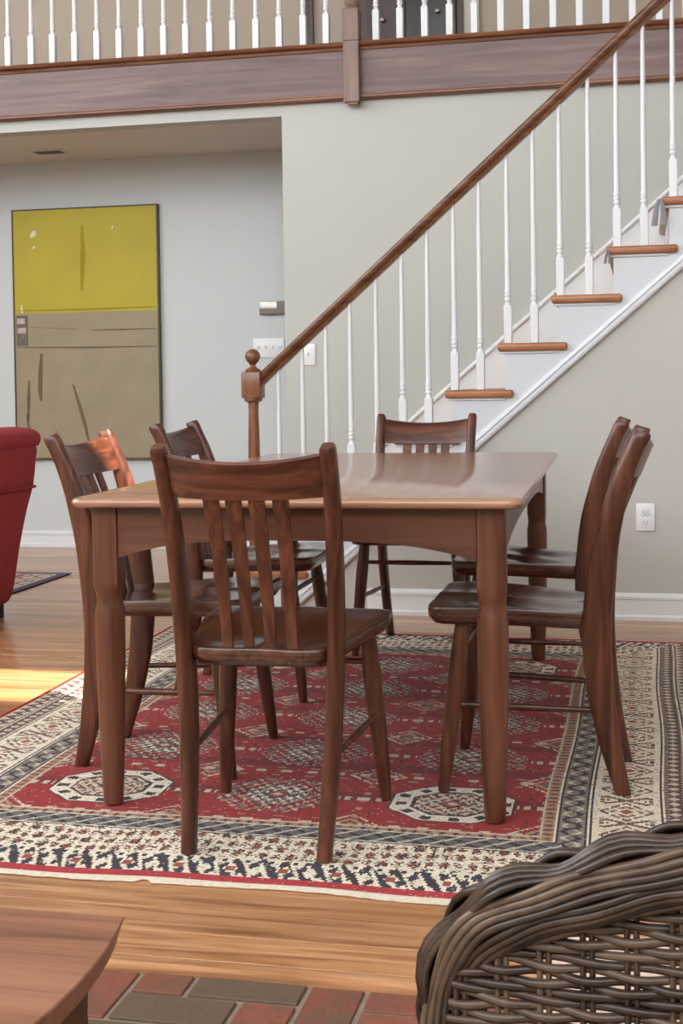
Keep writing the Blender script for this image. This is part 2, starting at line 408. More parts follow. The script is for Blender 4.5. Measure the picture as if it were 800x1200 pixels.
# skirt board on the far wall
sk = [(TX0, FZ), (1.2, FZ), (1.2, 0.976 + 0.8633 * (1.2 + 0.842) + 0.145), (TX0, 0.976 + 0.8633 * (TX0 + 0.842) + 0.145)]
part(MB().prism(sk, 1, F - 0.022, F - 0.001), 'wall_skirt', 'white_trim', smooth=0)
kk = [Vector((x, F - 0.026, 0.976 + 0.8633 * (x + 0.842) + 0.140)) for x in np.linspace(TX0, 1.2, 3)]
part(MB().tube(kk, 0.013, 8), 'skirt_cap', 'white_trim', smooth=60)
# treads, risers, scotia
def tread_mesh():
    t = 0.036; L = 0.292; rr = t / 2; rings = []
    prof = [(0, 0), (0.010, 0.004), (0.016, 0.012), (0.017, 0.020), (0.012, 0.030), (0.004, t)]
    mb = MB(); bm = bmesh.new(); bmesh.ops.create_cube(bm, size=1)
    y0, y1 = S - 0.034, F - 0.023
    for q in bm.verts: q.co = Vector(((0.5 + q.co.x) * (RUN + 0.03), y0 + (0.5 + q.co.y) * (y1 - y0), -t + (0.5 + q.co.z) * t))
    es = [e for e in bm.edges if (all(abs(q.co.y - y0) < 1e-4 for q in e.verts) or all(abs(q.co.x) < 1e-4 for q in e.verts)) and abs(e.verts[0].co.z - e.verts[1].co.z) < 1e-4]
    bmesh.ops.bevel(bm, geom=es, offset=rr * 0.8, segments=3, profile=0.5, affect='EDGES')
    mb.bm(bm); return mb
tm = tread_mesh().mesh('tread', 40)
rm = MB().rbox(0, L0 := RUN + 0.064, S - 0.036, S - 0.002, -0.034, 0, 0.010, 3).mesh('return_nosing', 40)
ris = MB().box(0.030, 0.045, S, F - 0.023, 0, RISE - 0.037).mesh('riser', 0)
sco = MB().rbox(0.008, RUN + 0.03, S - 0.020, S - 0.010, -0.046, -0.034, 0.004, 2).mesh('scotia', 40)
for i in range(NT):
    loc = (TX0 + i * RUN, 0, TZ0 + i * RISE)
    t = obj('tread', tm, M['tread'], st, loc)
    obj('return_nosing', rm, M['tread'], t)
    obj('scotia', sco, M['stringer'], t)
    if i > 0: obj('riser', ris, M['white'], st, (TX0 + i * RUN, 0, TZ0 + (i - 1) * RISE))
    else: MB().box(0.030, 0.045, S, F - 0.023, FZ, TZ0 - 0.037).build('riser', M['white'], st, 0, (TX0, 0, 0))
# handrail
BY = S + 0.04
k = (BY) / S
rb = lambda x: 1.0177 + k * ((0.997 + (2.569 - 0.997) / (0.101 + 1.676) * (x / k + 1.676)) - 1.0177)    # underside of rail
hd = Vector((1, 0, 0.8846)).normalized(); hn = Vector((-hd.z, 0, hd.x))
prof = [(-0.016, 0), (-0.020, 0.010), (-0.014, 0.016), (-0.024, 0.022), (-0.029, 0.036), (-0.022, 0.049), (0, 0.054), (0.022, 0.049), (0.029, 0.036), (0.024, 0.022), (0.014, 0.016), (0.020, 0.010), (0.016, 0)]
rings = []
for x in (-1.682, 0.9):
    b = Vector((x, BY, rb(x)))
    rings.append([(b.x + (hn.x * q[1] if x > 0 else 0), b.y + q[0], b.z + (hn.z * q[1] if x > 0 else q[1] / hn.z)) for q in prof])
part(MB().loft(rings), 'handrail', 'rail', smooth=50)
# newel
nx = -1.721
nw = thing
nb = MB()
nb.rbox(nx - .044, nx + .044, BY - .044, BY + .044, 0.953, 1.072, 0.006, 2)
nb.lathe([(0.030, 0.935), (0.040, 0.940), (0.043, 0.948), (0.040, 0.956)], nx, BY, 20)
nb.lathe([(0.024, 0.24), (0.034, 0.26), (0.028, 0.30), (0.038, 0.34), (0.033, 0.36), (0.029, 0.38), (0.0285, 0.55), (0.026, 0.75), (0.022, 0.90), (0.024, 0.930), (0.030, 0.938)], nx, BY, 20)
nb.rbox(nx - .044, nx + .044, BY - .044, BY + .044, FZ, 0.245, 0.006, 2)
npart = part(nb, 'newel_post', 'newel', smooth=40)
fb = MB().lathe([(0.034, 1.070), (0.036, 1.078), (0.030, 1.084), (0.014, 1.094), (0.012, 1.102), (0.020, 1.108)] + [(0.0345 * math.cos(a), 1.140 + 0.0345 * math.sin(a)) for a in np.linspace(-1.15, 1.5, 12)], nx, BY, 24)
part(fb, 'ball_finial', 'newel', npart, 50)

def baluster_mb(h, zt=0.0):
    """square base block, turned rings, long taper; total height h"""
    b = MB(); a = 0.0175
    b.rbox(-a, a, -a, a, 0, 0.165, 0.003, 1)
    pr = [(0.0165, 0.163), (0.0130, 0.172), (0.0105, 0.180), (0.0155, 0.188), (0.0155, 0.194), (0.0115, 0.199), (0.0150, 0.205), (0.0150, 0.210), (0.0120, 0.216), (0.0145, 0.224), (0.0145, 0.23), (0.0125, 0.240), (0.0122, 0.30), (0.0105, h * 0.7), (0.0085, h)]
    b.lathe(pr, 0, 0, 10); return b
for j, px in enumerate([-1.602, -1.491, -1.382, -1.271, -1.153, -1.037, -.923, -.806, -.694, -.573, -.46, -.348, -.226, -.108, .004, .125, .236, .352, .467, .58, .697, .81]):
    i = int(math.floor((px - TX0 + 0.005) / RUN)); zt = TZ0 + i * RISE
    part(baluster_mb(rb(px) + 0.006 - zt), 'baluster', 'white', smooth=40, loc=(px, BY, zt))

# ------------------------------------------------------------------ balcony fascia and railing
tb = structure(MB().box(-6.5, 2.3, F - 0.030, F - 0.001, ZB0 + 0.03, ZB1 - 0.04).build('trim_1', M['beam'], smooth=0))
MB().prism([(F - 0.001, ZB1), (F - 0.062, ZB1), (F - 0.068, ZB1 - 0.010), (F - 0.062, ZB1 - 0.020), (F - 0.044, ZB1 - 0.026), (F - 0.040, ZB1 - 0.040), (F - 0.001, ZB1 - 0.040)], 0, -6.5, 2.3).build('top_moulding', M['beam_edge'], tb, 20)
MB().prism([(F - 0.001, ZB0 + 0.032), (F - 0.036, ZB0 + 0.032), (F - 0.036, ZB0 + 0.024), (F - 0.046, ZB0 + 0.018), (F - 0.046, ZB0 + 0.008), (F - 0.036, ZB0), (F - 0.001, ZB0)], 0, -6.5, 2.3).build('bottom_moulding', M['beam_edge'], tb, 20)
br = thing('balcony_railing', 'white baluster railing with brown post along the balcony edge overhead', 'railing', (0, 0, 0))
pm = MB(); px = -1.476
pm.rbox(px - .042, px + .042, F - 0.082, F - 0.030, 2.478, ZB1, 0.003, 1).rbox(px - .042, px + .042, F - 0.082, F + 0.002, ZB1, 2.962, 0.003, 1)
part(pm, 'post', 'post', br, 30)
part(MB().rbox(px - .022, px + .034, F - 0.076, F - 0.032, 2.462, 2.479, 0.003, 1), 'post_drop', 'beam_edge', br, 30)
part(MB().lathe([(0.040, 2.960), (0.042, 2.968), (0.034, 2.975), (0.030, 2.985), (0.038, 3.0), (0.036, 3.02), (0.028, 3.05), (0.027, 3.3), (0.03, 3.7)], px, F - 0.04, 16), 'turned_shaft', 'post', br, 40)
bal = baluster_mb(0.86).mesh('baluster', 40)
BX = [-4.46 + .1285 * q for q in range(8)]
for x in BX + [-3.432, -3.294, -3.167, -3.036, -2.906, -2.777, -2.649, -2.521, -2.395, -2.26, -2.131, -2.003, -1.875, -1.744, -1.619, -1.352, -1.225, -1.095, -.965, -.837, -.701, -.57, -.436, -.304, -.172, -.042, .088, .218, .348, .478]:
    obj('baluster', bal, M['white'], br, (x, F - 0.015, ZB1))
part(MB().rbox(-4.6, 0.6, F - 0.045, F + 0.015, ZB1 + 0.855, ZB1 + 0.91, 0.015, 3), 'handrail', 'rail', br, 40)

# upper hall: dark double door behind the railing, narrow dark casing
dr = structure(MB().box(-1.70, -1.02, P - 0.03, P - 0.001, ZB1 - 0.01, 4.85).build('door_1', M['door'], smooth=0))
MB().rbox(-1.655, -1.40, P - 0.045, P - 0.031, ZB1 + 0.08, 4.7, 0.008, 1).build('door_leaf', M['door'], dr, 30)
MB().rbox(-1.37, -1.06, P - 0.045, P - 0.031, ZB1 + 0.08, 4.7, 0.008, 1).build('door_leaf', M['door_dark'], dr, 30)
for x, z in ((-1.50, 3.17), (-1.17, 3.20)):
    MB().lathe([(0.004, 0), (0.012, 0.004), (0.016, 0.012), (0.012, 0.022), (0.003, 0.026)], 0, 0, 12).build('door_knob', M['steel'], dr, 40, (x, P - 0.047, z)).rotation_euler = (PI / 2, 0, 0)
structure(MB().box(-1.02, -0.93, P - 0.025, P - 0.001, ZB1 - 0.01, 4.95).build('trim_2', M['wall_side'], smooth=0))
structure(MB().box(-2.005, -1.935, P - 0.03, P - 0.001, ZB1 - 0.01, 4.9).build('trim_3', M['door'], smooth=0))

# ------------------------------------------------------------------ wall fittings
pt = thing('painting', 'tall abstract painting, yellow above and taupe below, on the hall wall', 'painting', (-3.437, P, 1.352))
w2, h2, SPL = 0.482, 0.786, 1.486 - 1.352
fr = MB()
for a in ((-w2 - .008, -w2, -h2 - .008, h2 + .008), (w2, w2 + .010, -h2 - .008, h2 + .008), (-w2, w2, h2, h2 + .008), (-w2, w2, -h2 - .010, -h2)):
    fr.box(a[0], a[1], -0.036, -0.001, a[2], a[3])
part(fr, 'frame', 'frame', pt, 0)
part(MB().box(-w2, w2, -0.030, -0.001, SPL, h2), 'yellow_canvas', 'yellow', pt, 0)
part(MB().box(-w2, w2, -0.030, -0.001, -h2, SPL), 'taupe_canvas', 'taupe', pt, 0)
cl = part(MB().rbox(-w2 + 0.01, -w2 + 0.088, -0.033, -0.0295, SPL - 0.205, SPL - 0.012, 0.001, 1), 'collage_strip', 'collage', pt, 0)
part(MB().box(-w2 + 0.016, -w2 + 0.070, -0.0345, -0.033, SPL - 0.065, SPL - 0.030).box(-w2 + 0.02, -w2 + 0.075, -0.0345, -0.033, SPL - 0.125, SPL - 0.09), 'pale_scrap', 'scrap', cl, 0)
def strokes(name, mat, segs):
    for pts_, wd in segs:
        b = MB(); P_ = np.array(pts_, float)
        P_[:, 0] += 3.437; P_[:, 1] -= 1.352
        n = len(P_); T = np.gradient(P_, axis=0); T /= np.linalg.norm(T, axis=1)[:, None]
        Nn = np.c_[-T[:, 1], T[:, 0]]; wds = wd * (0.35 + 0.65 * np.sin(np.linspace(0.15, PI - 0.15, n)))
        L = P_ + Nn * wds[:, None]; R_ = P_ - Nn * wds[:, None]
        for i in range(n - 1):
            q = [L[i], R_[i], R_[i + 1], L[i + 1]]
            b.prism([(x, z) for x, z in q], 1, -0.0316, -0.0298)
        part(b, name, mat, pt, 0)
strokes('ochre_stroke', 'stroke_y', [([(-3.45, 2.03), (-3.447, 1.9), (-3.452, 1.75), (-3.459, 1.62)], 0.016), ([(-3.9, 1.506), (-3.4, 1.503), (-2.97, 1.508)], 0.006)])
strokes('white_fleck', 'stroke_w', [([(-3.80, 1.97), (-3.777, 1.99), (-3.77, 2.01)], 0.018), ([(-3.79, 1.90), (-3.77, 1.91)], 0.012), ([(-3.25, 2.0), (-3.244, 2.02)], 0.008), ([(-3.87, 1.54), (-3.87, 1.50), (-3.865, 1.49)], 0.008)])
strokes('brown_stroke', 'stroke', [([(-3.91, 1.272), (-3.4, 1.262), (-2.96, 1.262)], 0.006), ([(-3.4, 1.372), (-3.2, 1.37), (-2.97, 1.372)], 0.005),
    ([(-3.74, 1.23), (-3.75, 1.12), (-3.755, 1.0), (-3.75, .93)], 0.016), ([(-3.83, 1.06), (-3.835, .95), (-3.84, .80)], 0.012),
    ([(-3.53, 1.03), (-3.49, .90), (-3.45, .76), (-3.43, .66)], 0.012), ([(-3.85, .85), (-3.83, .70), (-3.84, .62)], 0.010), ([(-3.65, 0.74), (-3.67, .65)], 0.008), ([(-3.82, 1.40), (-3.5, 1.38)], 0.003)])

def plate(name, label, cat, x0, x1, z0, z1, yw):
    t = thing(name, label, cat, ((x0 + x1) / 2, yw, (z0 + z1) / 2))
    part(MB().rbox(-(x1 - x0) / 2, (x1 - x0) / 2, -0.008, -0.0005, -(z1 - z0) / 2, (z1 - z0) / 2, 0.003, 2), 'cover_plate', 'plate', t, 40)
    return t
sw = plate('light_switch', 'wide white four-toggle switch plate on the hall wall behind the newel', 'light switch', -2.348, -2.150, 1.176, 1.295, P)
for q in range(4):
    g = part(MB().box(-.008, .008, -0.0095, -0.0075, -.014, .014), 'toggle_slot', 'white_trim', sw, 0, (-0.068 + q * 0.0455, 0, 0))
    part(MB().rbox(-.005, .005, -0.018, -0.008, -.002, .012, 0.002, 1), 'toggle', 'plate', g, 30)
sw2 = plate('light_switch', 'small white single switch plate on the greige wall under the handrail', 'light switch', -1.79, -1.708, 1.110, 1.226, F)
part(MB().rbox(-.005, .005, -0.018, -0.007, -.004, .012, 0.002, 1), 'toggle', 'plate', sw2, 30)
ot = plate('power_outlet', 'white duplex power outlet low on the wall under the stairs', 'outlet', -0.041, 0.036, 0.373, 0.489, S)
for z in (-0.021, 0.021):
    sk_ = part(MB().rbox(-.016, .016, -0.0105, -0.0075, -.0135, .0135, 0.004, 2), 'socket', 'plate', ot, 40, (0, 0, z))
    part(MB().box(-.0075, -.0055, -.0112, -.0100, -.004, .006).box(.0055, .0075, -.0112, -.0100, -.004, .006).box(-.002, .002, -.0112, -.0100, -.0105, -.0065), 'slots', 'slot', sk_, 0)
th = thing('thermostat', 'silver thermostat on the hall wall beside the corner', 'thermostat', (-2.215, P, 1.480))
part(MB().rbox(-.085, .095, -0.028, -0.0005, -.041, .041, 0.006, 2), 'body', 'steel', th, 40)
part(MB().rbox(-.084, .020, -0.033, -0.027, -.038, -.004, 0.003, 1), 'grey_panel', 'steel_dark', th, 40)
part(MB().rbox(.026, .092, -0.032, -0.027, -.036, .036, 0.003, 1), 'display', 'steel_dark', th, 40)
vt = thing('ceiling_vent', 'small white vent in the hall ceiling', 'vent', (-3.50, 7.69, 2.44))
part(MB().rbox(-.10, .10, -.06, .06, -0.006, -0.0005, 0.002, 1), 'vent_frame', 'ceil_hall', vt, 30)
for q in range(4): part(MB().box(-.085, .085, -.008, .008, -0.0075, -0.0055), 'louvre', 'slot', vt, 0, (0, -0.039 + q * 0.026, 0))

def cloth_tag(label, x, z, wd, h):
    b = MB(); yy = S - 0.042
    for s_, a in ((-1, 0.0), (1, 0.3)):
        pts_ = [(x + s_ * wd * 0.12 - wd * .1, z), (x + s_ * wd * .3 - wd * .15, z - h * .4), (x + s_ * wd * .45 - wd * .2, z - h * .95)]
        rings = []
        for q, (cx, cz) in enumerate(pts_):
            hw = wd * (0.14, 0.24, 0.3)[q]
            rings.append([(cx - hw, yy, cz), (cx, yy - 0.004, cz + .001), (cx + hw, yy, cz), (cx, yy + 0.004, cz - .001)])
        b.loft(rings)
    tag(b.build('cloth_strip', M['cloth'], None, 40), label, 'cloth')
cloth_tag('grey cloth strip hanging from the front corner of the highest visible tread', 0.074, 1.757, 0.045, 0.115)
cloth_tag('tiny grey cloth strip hanging from the tread one below the larger strip', -0.143, 1.555, 0.022, 0.06)

# ------------------------------------------------------------------ dining table
TYAW, TW, TD, TH = 0.0219, 1.076, 1.9955, 0.75
cs, sn = math.cos(TYAW), math.sin(TYAW)
tcx = -1.345 + cs * TW / 2 - sn * TD / 2; tcy = 3.014 + sn * TW / 2 + cs * TD / 2
tt = thing('dining_table', 'large brown wooden dining table with turned legs on the red rug', 'table', (tcx, tcy, 0.001), TYAW)
def rounded_rect(hx, hy, rad, n=6):
    pts_ = []
    for cx, cy, a0 in ((hx - rad, hy - rad, 0), (-hx + rad, hy - rad, PI / 2), (-hx + rad, -hy + rad, PI), (hx - rad, -hy + rad, 1.5 * PI)):
        for t in np.linspace(0, PI / 2, n): pts_.append((cx + rad * math.cos(a0 + t), cy + rad * math.sin(a0 + t)))
    return pts_
th_ = 0.023; rings = []
for off, z in ((0.012, TH - th_), (0.004, TH - th_ + 0.003), (0.0, TH - 0.012), (0.002, TH - 0.004), (0.007, TH)):
    rings.append([(x, y, z) for x, y in rounded_rect(TW / 2 - off, TD / 2 - off, 0.035)])
part(MB().loft(rings), 'tabletop', 'tabletop', tt, 50)
LX, LY = TW / 2 - 0.075, TD / 2 - 0.075
legp = MB(); a = 0.034
def sq_ring(hw, rad, z, n=20):
    out = []
    for t in np.arange(n) * 2 * PI / n + PI / n:
        c_, s_ = math.cos(t), math.sin(t); q = 6 if rad > 0.5 else 2
        k_ = (abs(c_) ** q + abs(s_) ** q) ** (-1 / q)
        out.append((hw * k_ * c_, hw * k_ * s_, z))
    return out
rg = [sq_ring(a, 1, TH - th_)] + [sq_ring(a, 1, 0.545)] + [sq_ring(0.0335, 1, 0.530), sq_ring(0.0325, 0, 0.512), sq_ring(0.0315, 0, 0.500), sq_ring(0.033, 0, 0.488), sq_ring(0.0358, 0, 0.474), sq_ring(0.0362, 0, 0.45), sq_ring(0.0355, 0, 0.36), sq_ring(0.032, 0, 0.2), sq_ring(0.0265, 0, 0.05), sq_ring(0.0235, 0, 0.004), sq_ring(0.019, 0, 0.0)]
lm = None
for sx in (-1, 1):
    for sy in (-1, 1):
        if lm is None: lm = MB().loft(rg).mesh('leg', 40)
        obj('leg', lm, M['table'], tt, (sx * LX, sy * LY, 0))
def apron(L, name, mat):
    n = 26; zt = TH - th_; b = MB(); rings = []
    for q in np.linspace(-1, 1, n):
        e = max(0, 1 - abs(q) ** 3.2); zb = 0.604 + 0.044 * e
        x = q * L
        rings.append([(x, -0.011, zb), (x, 0.011, zb), (x, 0.011, zt), (x, -0.011, zt)])
    return b.loft(rings)
for sy in (-1, 1): part(apron(LX - 0.033, 'apron', 'tableH'), 'apron', 'tableH', tt, 30, (0, sy * (LY + 0.014), 0))
for sx in (-1, 1):
    o = part(apron(LY - 0.033, 'apron', 'tableH'), 'apron', 'tableH', tt, 30, (sx * (LX + 0.014), 0, 0)); o.rotation_euler = (0, 0, PI / 2)

# ------------------------------------------------------------------ dining chairs
PZ = [0, .12, .25, .36, .43, .55, .62, .74, .82, .885]
PYo = [-.22, -.19, -.168, -.161, -.162, -.173, -.184, -.214, -.244, -.276]       # post centre, front is +y
PD = [.038, .054, .067, .071, .071, .068, .064, .053, .047, .042]
PX = [.151, .157, .163, .168, .171, .175, .177, .181, .183, .185]
py = lambda z: interp(z, PZ, PYo)
def seat_mb():
    out = []
    n = 96
    for t in np.arange(n) * 2 * PI / n:
        c_, s_ = math.cos(t), math.sin(t); q = 11
        k_ = (abs(c_) ** q + abs(s_) ** q) ** (-1 / q)
        ux, uy = k_ * c_, k_ * s_
        yv = 0.032 + uy * 0.222
        hw = interp(yv, [-.19, .10, .20, .254], [.155, .214, .224, .226])
        yv += -0.004 * (1 - ux * ux) * max(0, uy)
        out.append((ux * hw, yv))
    O = np.array(out); C0 = np.array([0, 0.03])
    tilt = lambda y: 0.016 * min(1, max(0, (.10 - y) / .28))
    def top(x, y):
        d = 0.017 * math.exp(-((abs(x) - .085) / .062) ** 2) * math.exp(-((y + 0.02) / .13) ** 2)
        d += 0.006 * math.exp(-((y + 0.06) / .09) ** 2) * math.exp(-(x / .1) ** 2)
        d -= 0.004 * math.exp(-(x / .035) ** 2) * math.exp(-((y - .2) / .08) ** 2)
        return 0.460 - d - tilt(y)
    rings = []
    for sc_, z in ((0.88, 0.414), (0.94, 0.417), (0.992, 0.434), (1.0, 0.440), (1.0, 0.453)):
        rings.append([(*(C0 + (p_ - C0) * sc_), z - tilt(p_[1])) for p_ in O])
    for sc_, dz in ((0.992, -.001), (0.97, 0), (0.92, 0), (0.84, 0), (0.74, 0), (0.6, 0), (0.45, 0), (0.3, 0), (0.15, 0), (0.04, 0)):
        rings.append([(p_[0], p_[1], top(*p_) + dz) for p_ in (C0 + (O - C0) * sc_)])
    return MB().loft(rings)
def post_mb(sx):
    rings = []
    for z in np.r_[np.linspace(0, .845, 22), .868, .879, .885]:
        d = interp(z, PZ, PD) / 2; wv = 0.0175 if z > .1 else 0.0165 
        if z > .872: d *= 0.97; wv *= 0.97
        if z > .882: d *= 0.88; wv *= .8
        cx, cy = sx * interp(z, PZ, PX), py(z); q = 3.2
        ring = []
        for t in np.arange(16) * 2 * PI / 16:
            c_, s_ = math.cos(t), math.sin(t); k_ = (abs(c_) ** q + abs(s_) ** q) ** (-1 / q)
            ring.append((cx + wv * k_ * c_, cy + d * k_ * s_, z + (0.006 * k_ * s_ if z > .862 else 0)))
        rings.append(ring)
    return MB().loft(rings)
BOW = 0.035
def crest_mb():
    rings = []
    for s_ in np.linspace(-1, 1, 25):
        x = s_ * .176; e = 1 - s_ * s_
        zt, zb = .871 - .019 * e, .775 - .006 * e
        ring = []
        for z, o_ in ((zb, -.009), (zb, .009), ((zb + zt) / 2, .011), (zt - .006, .009), (zt, .004), (zt, -.004), (zt - .006, -.010), ((zb + zt) / 2, -.011)):
            ring.append((x, py(z) - BOW * e + o_, z))
        rings.append(ring)
    return MB().loft(rings)
def slat_mb(q):
    xt, xb = q * .0255 * 1.0, q * .0245
    e = 1 - (xt / .176) ** 2
    rings = []
    for t in np.linspace(0, 1, 9):
        z = .437 + t * (.780 - .437); x = xb + (xt - xb) * t
        y0 = -.158; yt = py(.78) - BOW * e
        yv = y0 + (yt - y0) * t + 0.012 * math.sin(PI * t)
        hw = interp(t, [0, .35, 1], [.0115, .0135, .0175])
        rings.append([(x - hw, yv - .005, z), (x - hw * .6, yv - .0065, z), (x + hw * .6, yv - .0065, z), (x + hw, yv - .005, z), (x + hw, yv + .004, z), (x - hw, yv + .004, z)])
    return MB().loft(rings)
def fleg(sx):
    P0, P1 = np.array([sx * .172, .165, .42]), np.array([sx * .204, .215, 0.0])
    ts = [0, .1, .25, .5, .75, .95, 1]; rr_ = [.0185, .0205, .0225, .0212, .0182, .0150, .0130]
    return MB().tube([P0 + (P1 - P0) * t for t in ts], rr_, 14)
def stretcher(p0, p1, r0=.0085):
    p0, p1 = np.array(p0), np.array(p1)
    return MB().tube([p0 + (p1 - p0) * t for t in np.linspace(0, 1, 7)], [r0 * .8, r0 * .9, r0, r0 * 1.1, r0, r0 * .9, r0 * .8], 10)
fpt = lambda sx, z: np.array([sx * .172, .165, .42]) + (np.array([sx * .204, .215, 0.0]) - np.array([sx * .172, .165, .42])) * ((.42 - z) / .42)
def make_chair(label, loc, rz):
    t = thing('dining_chair', label, 'chair', loc, rz, 'walnut chairs around the dining table')
    part(seat_mb(), 'seat', 'chairS', t, 60)
    for sx in (-1, 1):
        part(post_mb(sx), 'back_leg', 'chair', t, 50)
        part(fleg(sx), 'front_leg', 'chair', t, 50)
        part(stretcher((sx * .161, py(.205) + .02, .205), fpt(sx, .215)), 'side_stretcher', 'chairH', t, 50)
    part(crest_mb(), 'crest_rail', 'chairH', t, 50)
    for q in (-3, -1, 1, 3): part(slat_mb(q), 'slat', 'chair', t, 50)
    part(stretcher(fpt(-1, .345), fpt(1, .345)), 'front_rung', 'chairH', t, 50)
    return t
c0 = make_chair('brown slat-back dining chair in front, its back to us at the near table end', (-0.826, 3.013, 0.0028), 0)
copy_thing(c0, 'slat-back dining chair at the left side of the table, nearer of the two', (-1.263, 3.54, 0.0028), -PI / 2)
copy_thing(c0, 'slat-back dining chair at the left side of the table, farther of the two', (-1.285, 4.385, 0.0028), -PI / 2)
copy_thing(c0, 'slat-back dining chair at the right side of the table, nearer of the two', (-0.281, 3.52, 0.0028), PI / 2)
copy_thing(c0, 'slat-back dining chair at the right side of the table, farther of the two', (-0.340, 4.36, 0.0028), PI / 2)
copy_thing(c0, 'slat-back dining chair at the far table end, facing us before the stairs', (-0.856, 5.14, 0.0028), PI).scale = (1, 1, 0.994)

# ------------------------------------------------------------------ big rug: knotted cells
RX0, RX1, RY0, RY1 = -1.957, 0.165, 2.636, 5.42
def lin(c): return np.array(srgb(c)[:3])
CR = dict(red=lin((146, 14, 24)), red2=lin((116, 11, 20)), cream=lin((222, 211, 192)), cream2=lin((196, 181, 160)), dark=lin((44, 35, 38)), navy=lin((46, 46, 62)), grey=lin((124, 116, 110)), brown=lin((112, 74, 56)), tan=lin((160, 132, 106)), purple=lin((66, 50, 56)), rust=lin((150, 70, 56)), blue=lin((88, 90, 94)))
CELL = 0.0052
nxc, nyc = int((RX1 - RX0) / CELL), int((RY1 - RY0) / CELL)
gx = (np.arange(nxc) + .5) * (RX1 - RX0) / nxc; gy = (np.arange(nyc) + .5) * (RY1 - RY0) / nyc
U, V = np.meshgrid(gx, gy)                       # from the left edge, from the front edge
W_, H_ = RX1 - RX0, RY1 - RY0
dL, dR, dF, dB = U, W_ - U, V, H_ - V
D = np.minimum(np.minimum(dL, dR), np.minimum(dF, dB))
along = np.where(np.minimum(dL, dR) < np.minimum(dF, dB), V, U)
img = np.zeros(U.shape + (3,))
def paint(mask, c): img[mask] = CR[c] if isinstance(c, str) else c
rnd = RNG.random(U.shape)
def tri(x, p): return np.abs(((x / p) % 1) - .5) * 2          # 1 at the ends, 0 in the middle
# field
paint(D >= 0, 'red')
abr = np.sin(V * 23) + np.sin(V * 51 + 1.3) * .7
paint((abr > 0.75), 'red2')
B0 = 0.405
fx, fy = U - B0, V - B0; FW, FH = W_ - 2 * B0, H_ - 2 * B0
ncol, nrow = 3, 5
px_, py_ = FW / ncol, FH / nrow
ix = np.floor(fx / px_); iy = np.floor(fy / py_)
lx = fx - (ix + .5) * px_; ly = fy - (iy + .5) * py_
inf = D >= B0
# small fill motifs between the guls
mx_ = np.abs(fx - np.round(fx / px_) * px_); my_ = np.abs(fy - np.round(fy / py_) * py_)
star = mx_ + my_
paint(inf & (star < .078) & (star > .065) & (rnd > .3), 'cream2'); paint(inf & (star < .046) & (star > .03), 'tan'); paint(inf & (star < .02), 'blue')

hor = np.abs(fy - np.round(fy / (py_)) * py_)
paint(inf & (hor < .010) & (tri(fx, .07) > .6), 'cream2')
paint(inf & (hor > .03) & (hor < .038) & (tri(fx + .02, .09) > .75), 'tan')
ver = np.abs(fx - np.round(fx / px_) * px_)
paint(inf & (ver < .008) & (tri(fy, .06) > .7), 'tan')
paint(inf & (ver > .030) & (ver < .038) & (tri(fy, .09) > .75), 'dark')
a_, b_ = px_ * .335, py_ * .345
oct_ = np.maximum(np.maximum(np.abs(lx) / a_, np.abs(ly) / b_), (np.abs(lx) / a_ + np.abs(ly) / b_) / 1.42)
alt = ((ix + iy) % 2 == 0) & ((iy == 0) | (iy == 4)) & (ix >= 0)
ang = np.arctan2(ly / b_, lx / a_)
hf = np.sin(lx * 2 * PI / .031) * np.sin(ly * 2 * PI / .039) + (rnd - .5) * 1.5
g = inf & alt
paint(g & (oct_ < 1.0), 'cream'); paint(g & (oct_ < 1.04) & (oct_ > 1.0), 'dark')
paint(g & (oct_ < .94) & (oct_ > .76) & (np.sin(ang * 12) > .35), 'dark')
paint(g & (oct_ < .68), 'dark'); paint(g & (oct_ < .62) & (hf > -.1), 'cream2'); paint(g & (oct_ < .62) & (hf < -.55), 'rust')
g = inf & ~alt
paint(g & (oct_ < 1.0) & (hf > .5), 'tan'); paint(g & (oct_ < 1.0) & (hf > .75), 'cream2'); paint(g & (oct_ < 1.0) & (hf < -.8), 'dark')
paint(g & (oct_ < .92) & (oct_ > .74) & (np.sin(ang * 14) > .1) & (rnd > .3), 'grey')
paint(g & (oct_ < .55) & (np.abs(hf) < .5), 'grey'); paint(g & (oct_ < .5) & (hf > .5), 'cream')
dm = np.abs(lx) / a_ + np.abs(ly) / b_
paint(inf & (dm < .26), 'dark'); paint(inf & (dm < .2), 'rust'); paint(inf & (dm < .1), 'cream2')
# gul-centre side hooks
paint(inf & (np.abs(ly) < .014) & (np.abs(lx) > a_ * 1.05) & (tri(lx, .03) > .4), 'cream2')
# borders
def band(lo, hi, c): q = (D >= lo) & (D < hi); paint(q, c); return q, (D - lo) / (hi - lo)
q, t = band(0, .012, 'rust')
q, t = band(.012, .066, 'cream2'); paint(q & (np.abs(t - .5 - (tri(along, .05) - .5) * .7) < .2), 'dark'); paint(q & (np.abs(t - .5) < .13) & (tri(along, .05) < .25), 'rust')
q, t = band(.066, .072, 'dark'); q, t = band(.072, .078, 'cream')
q, t = band(.078, .124, 'purple'); paint(q & (np.abs(t - .5) < .3) & (np.abs(t - .5) + tri(along, .042) * .5 < .36), 'cream2'); paint(q & (tri(along, .042) > .86), 'brown'); paint(q & ((t < .16) | (t > .84)) & (tri(along, .021) > .5), 'tan')
q, t = band(.124, .130, 'cream'); q, t = band(.130, .135, 'dark')
q, t = band(.135, .292, 'cream')
s_ = ((along / .175) % 1 - .5) * .175; tt_ = (t - .5) * .157
dm = np.abs(s_) * 1.0 + np.abs(tt_) * 1.1
steps = np.round(dm / .0132) * .0132
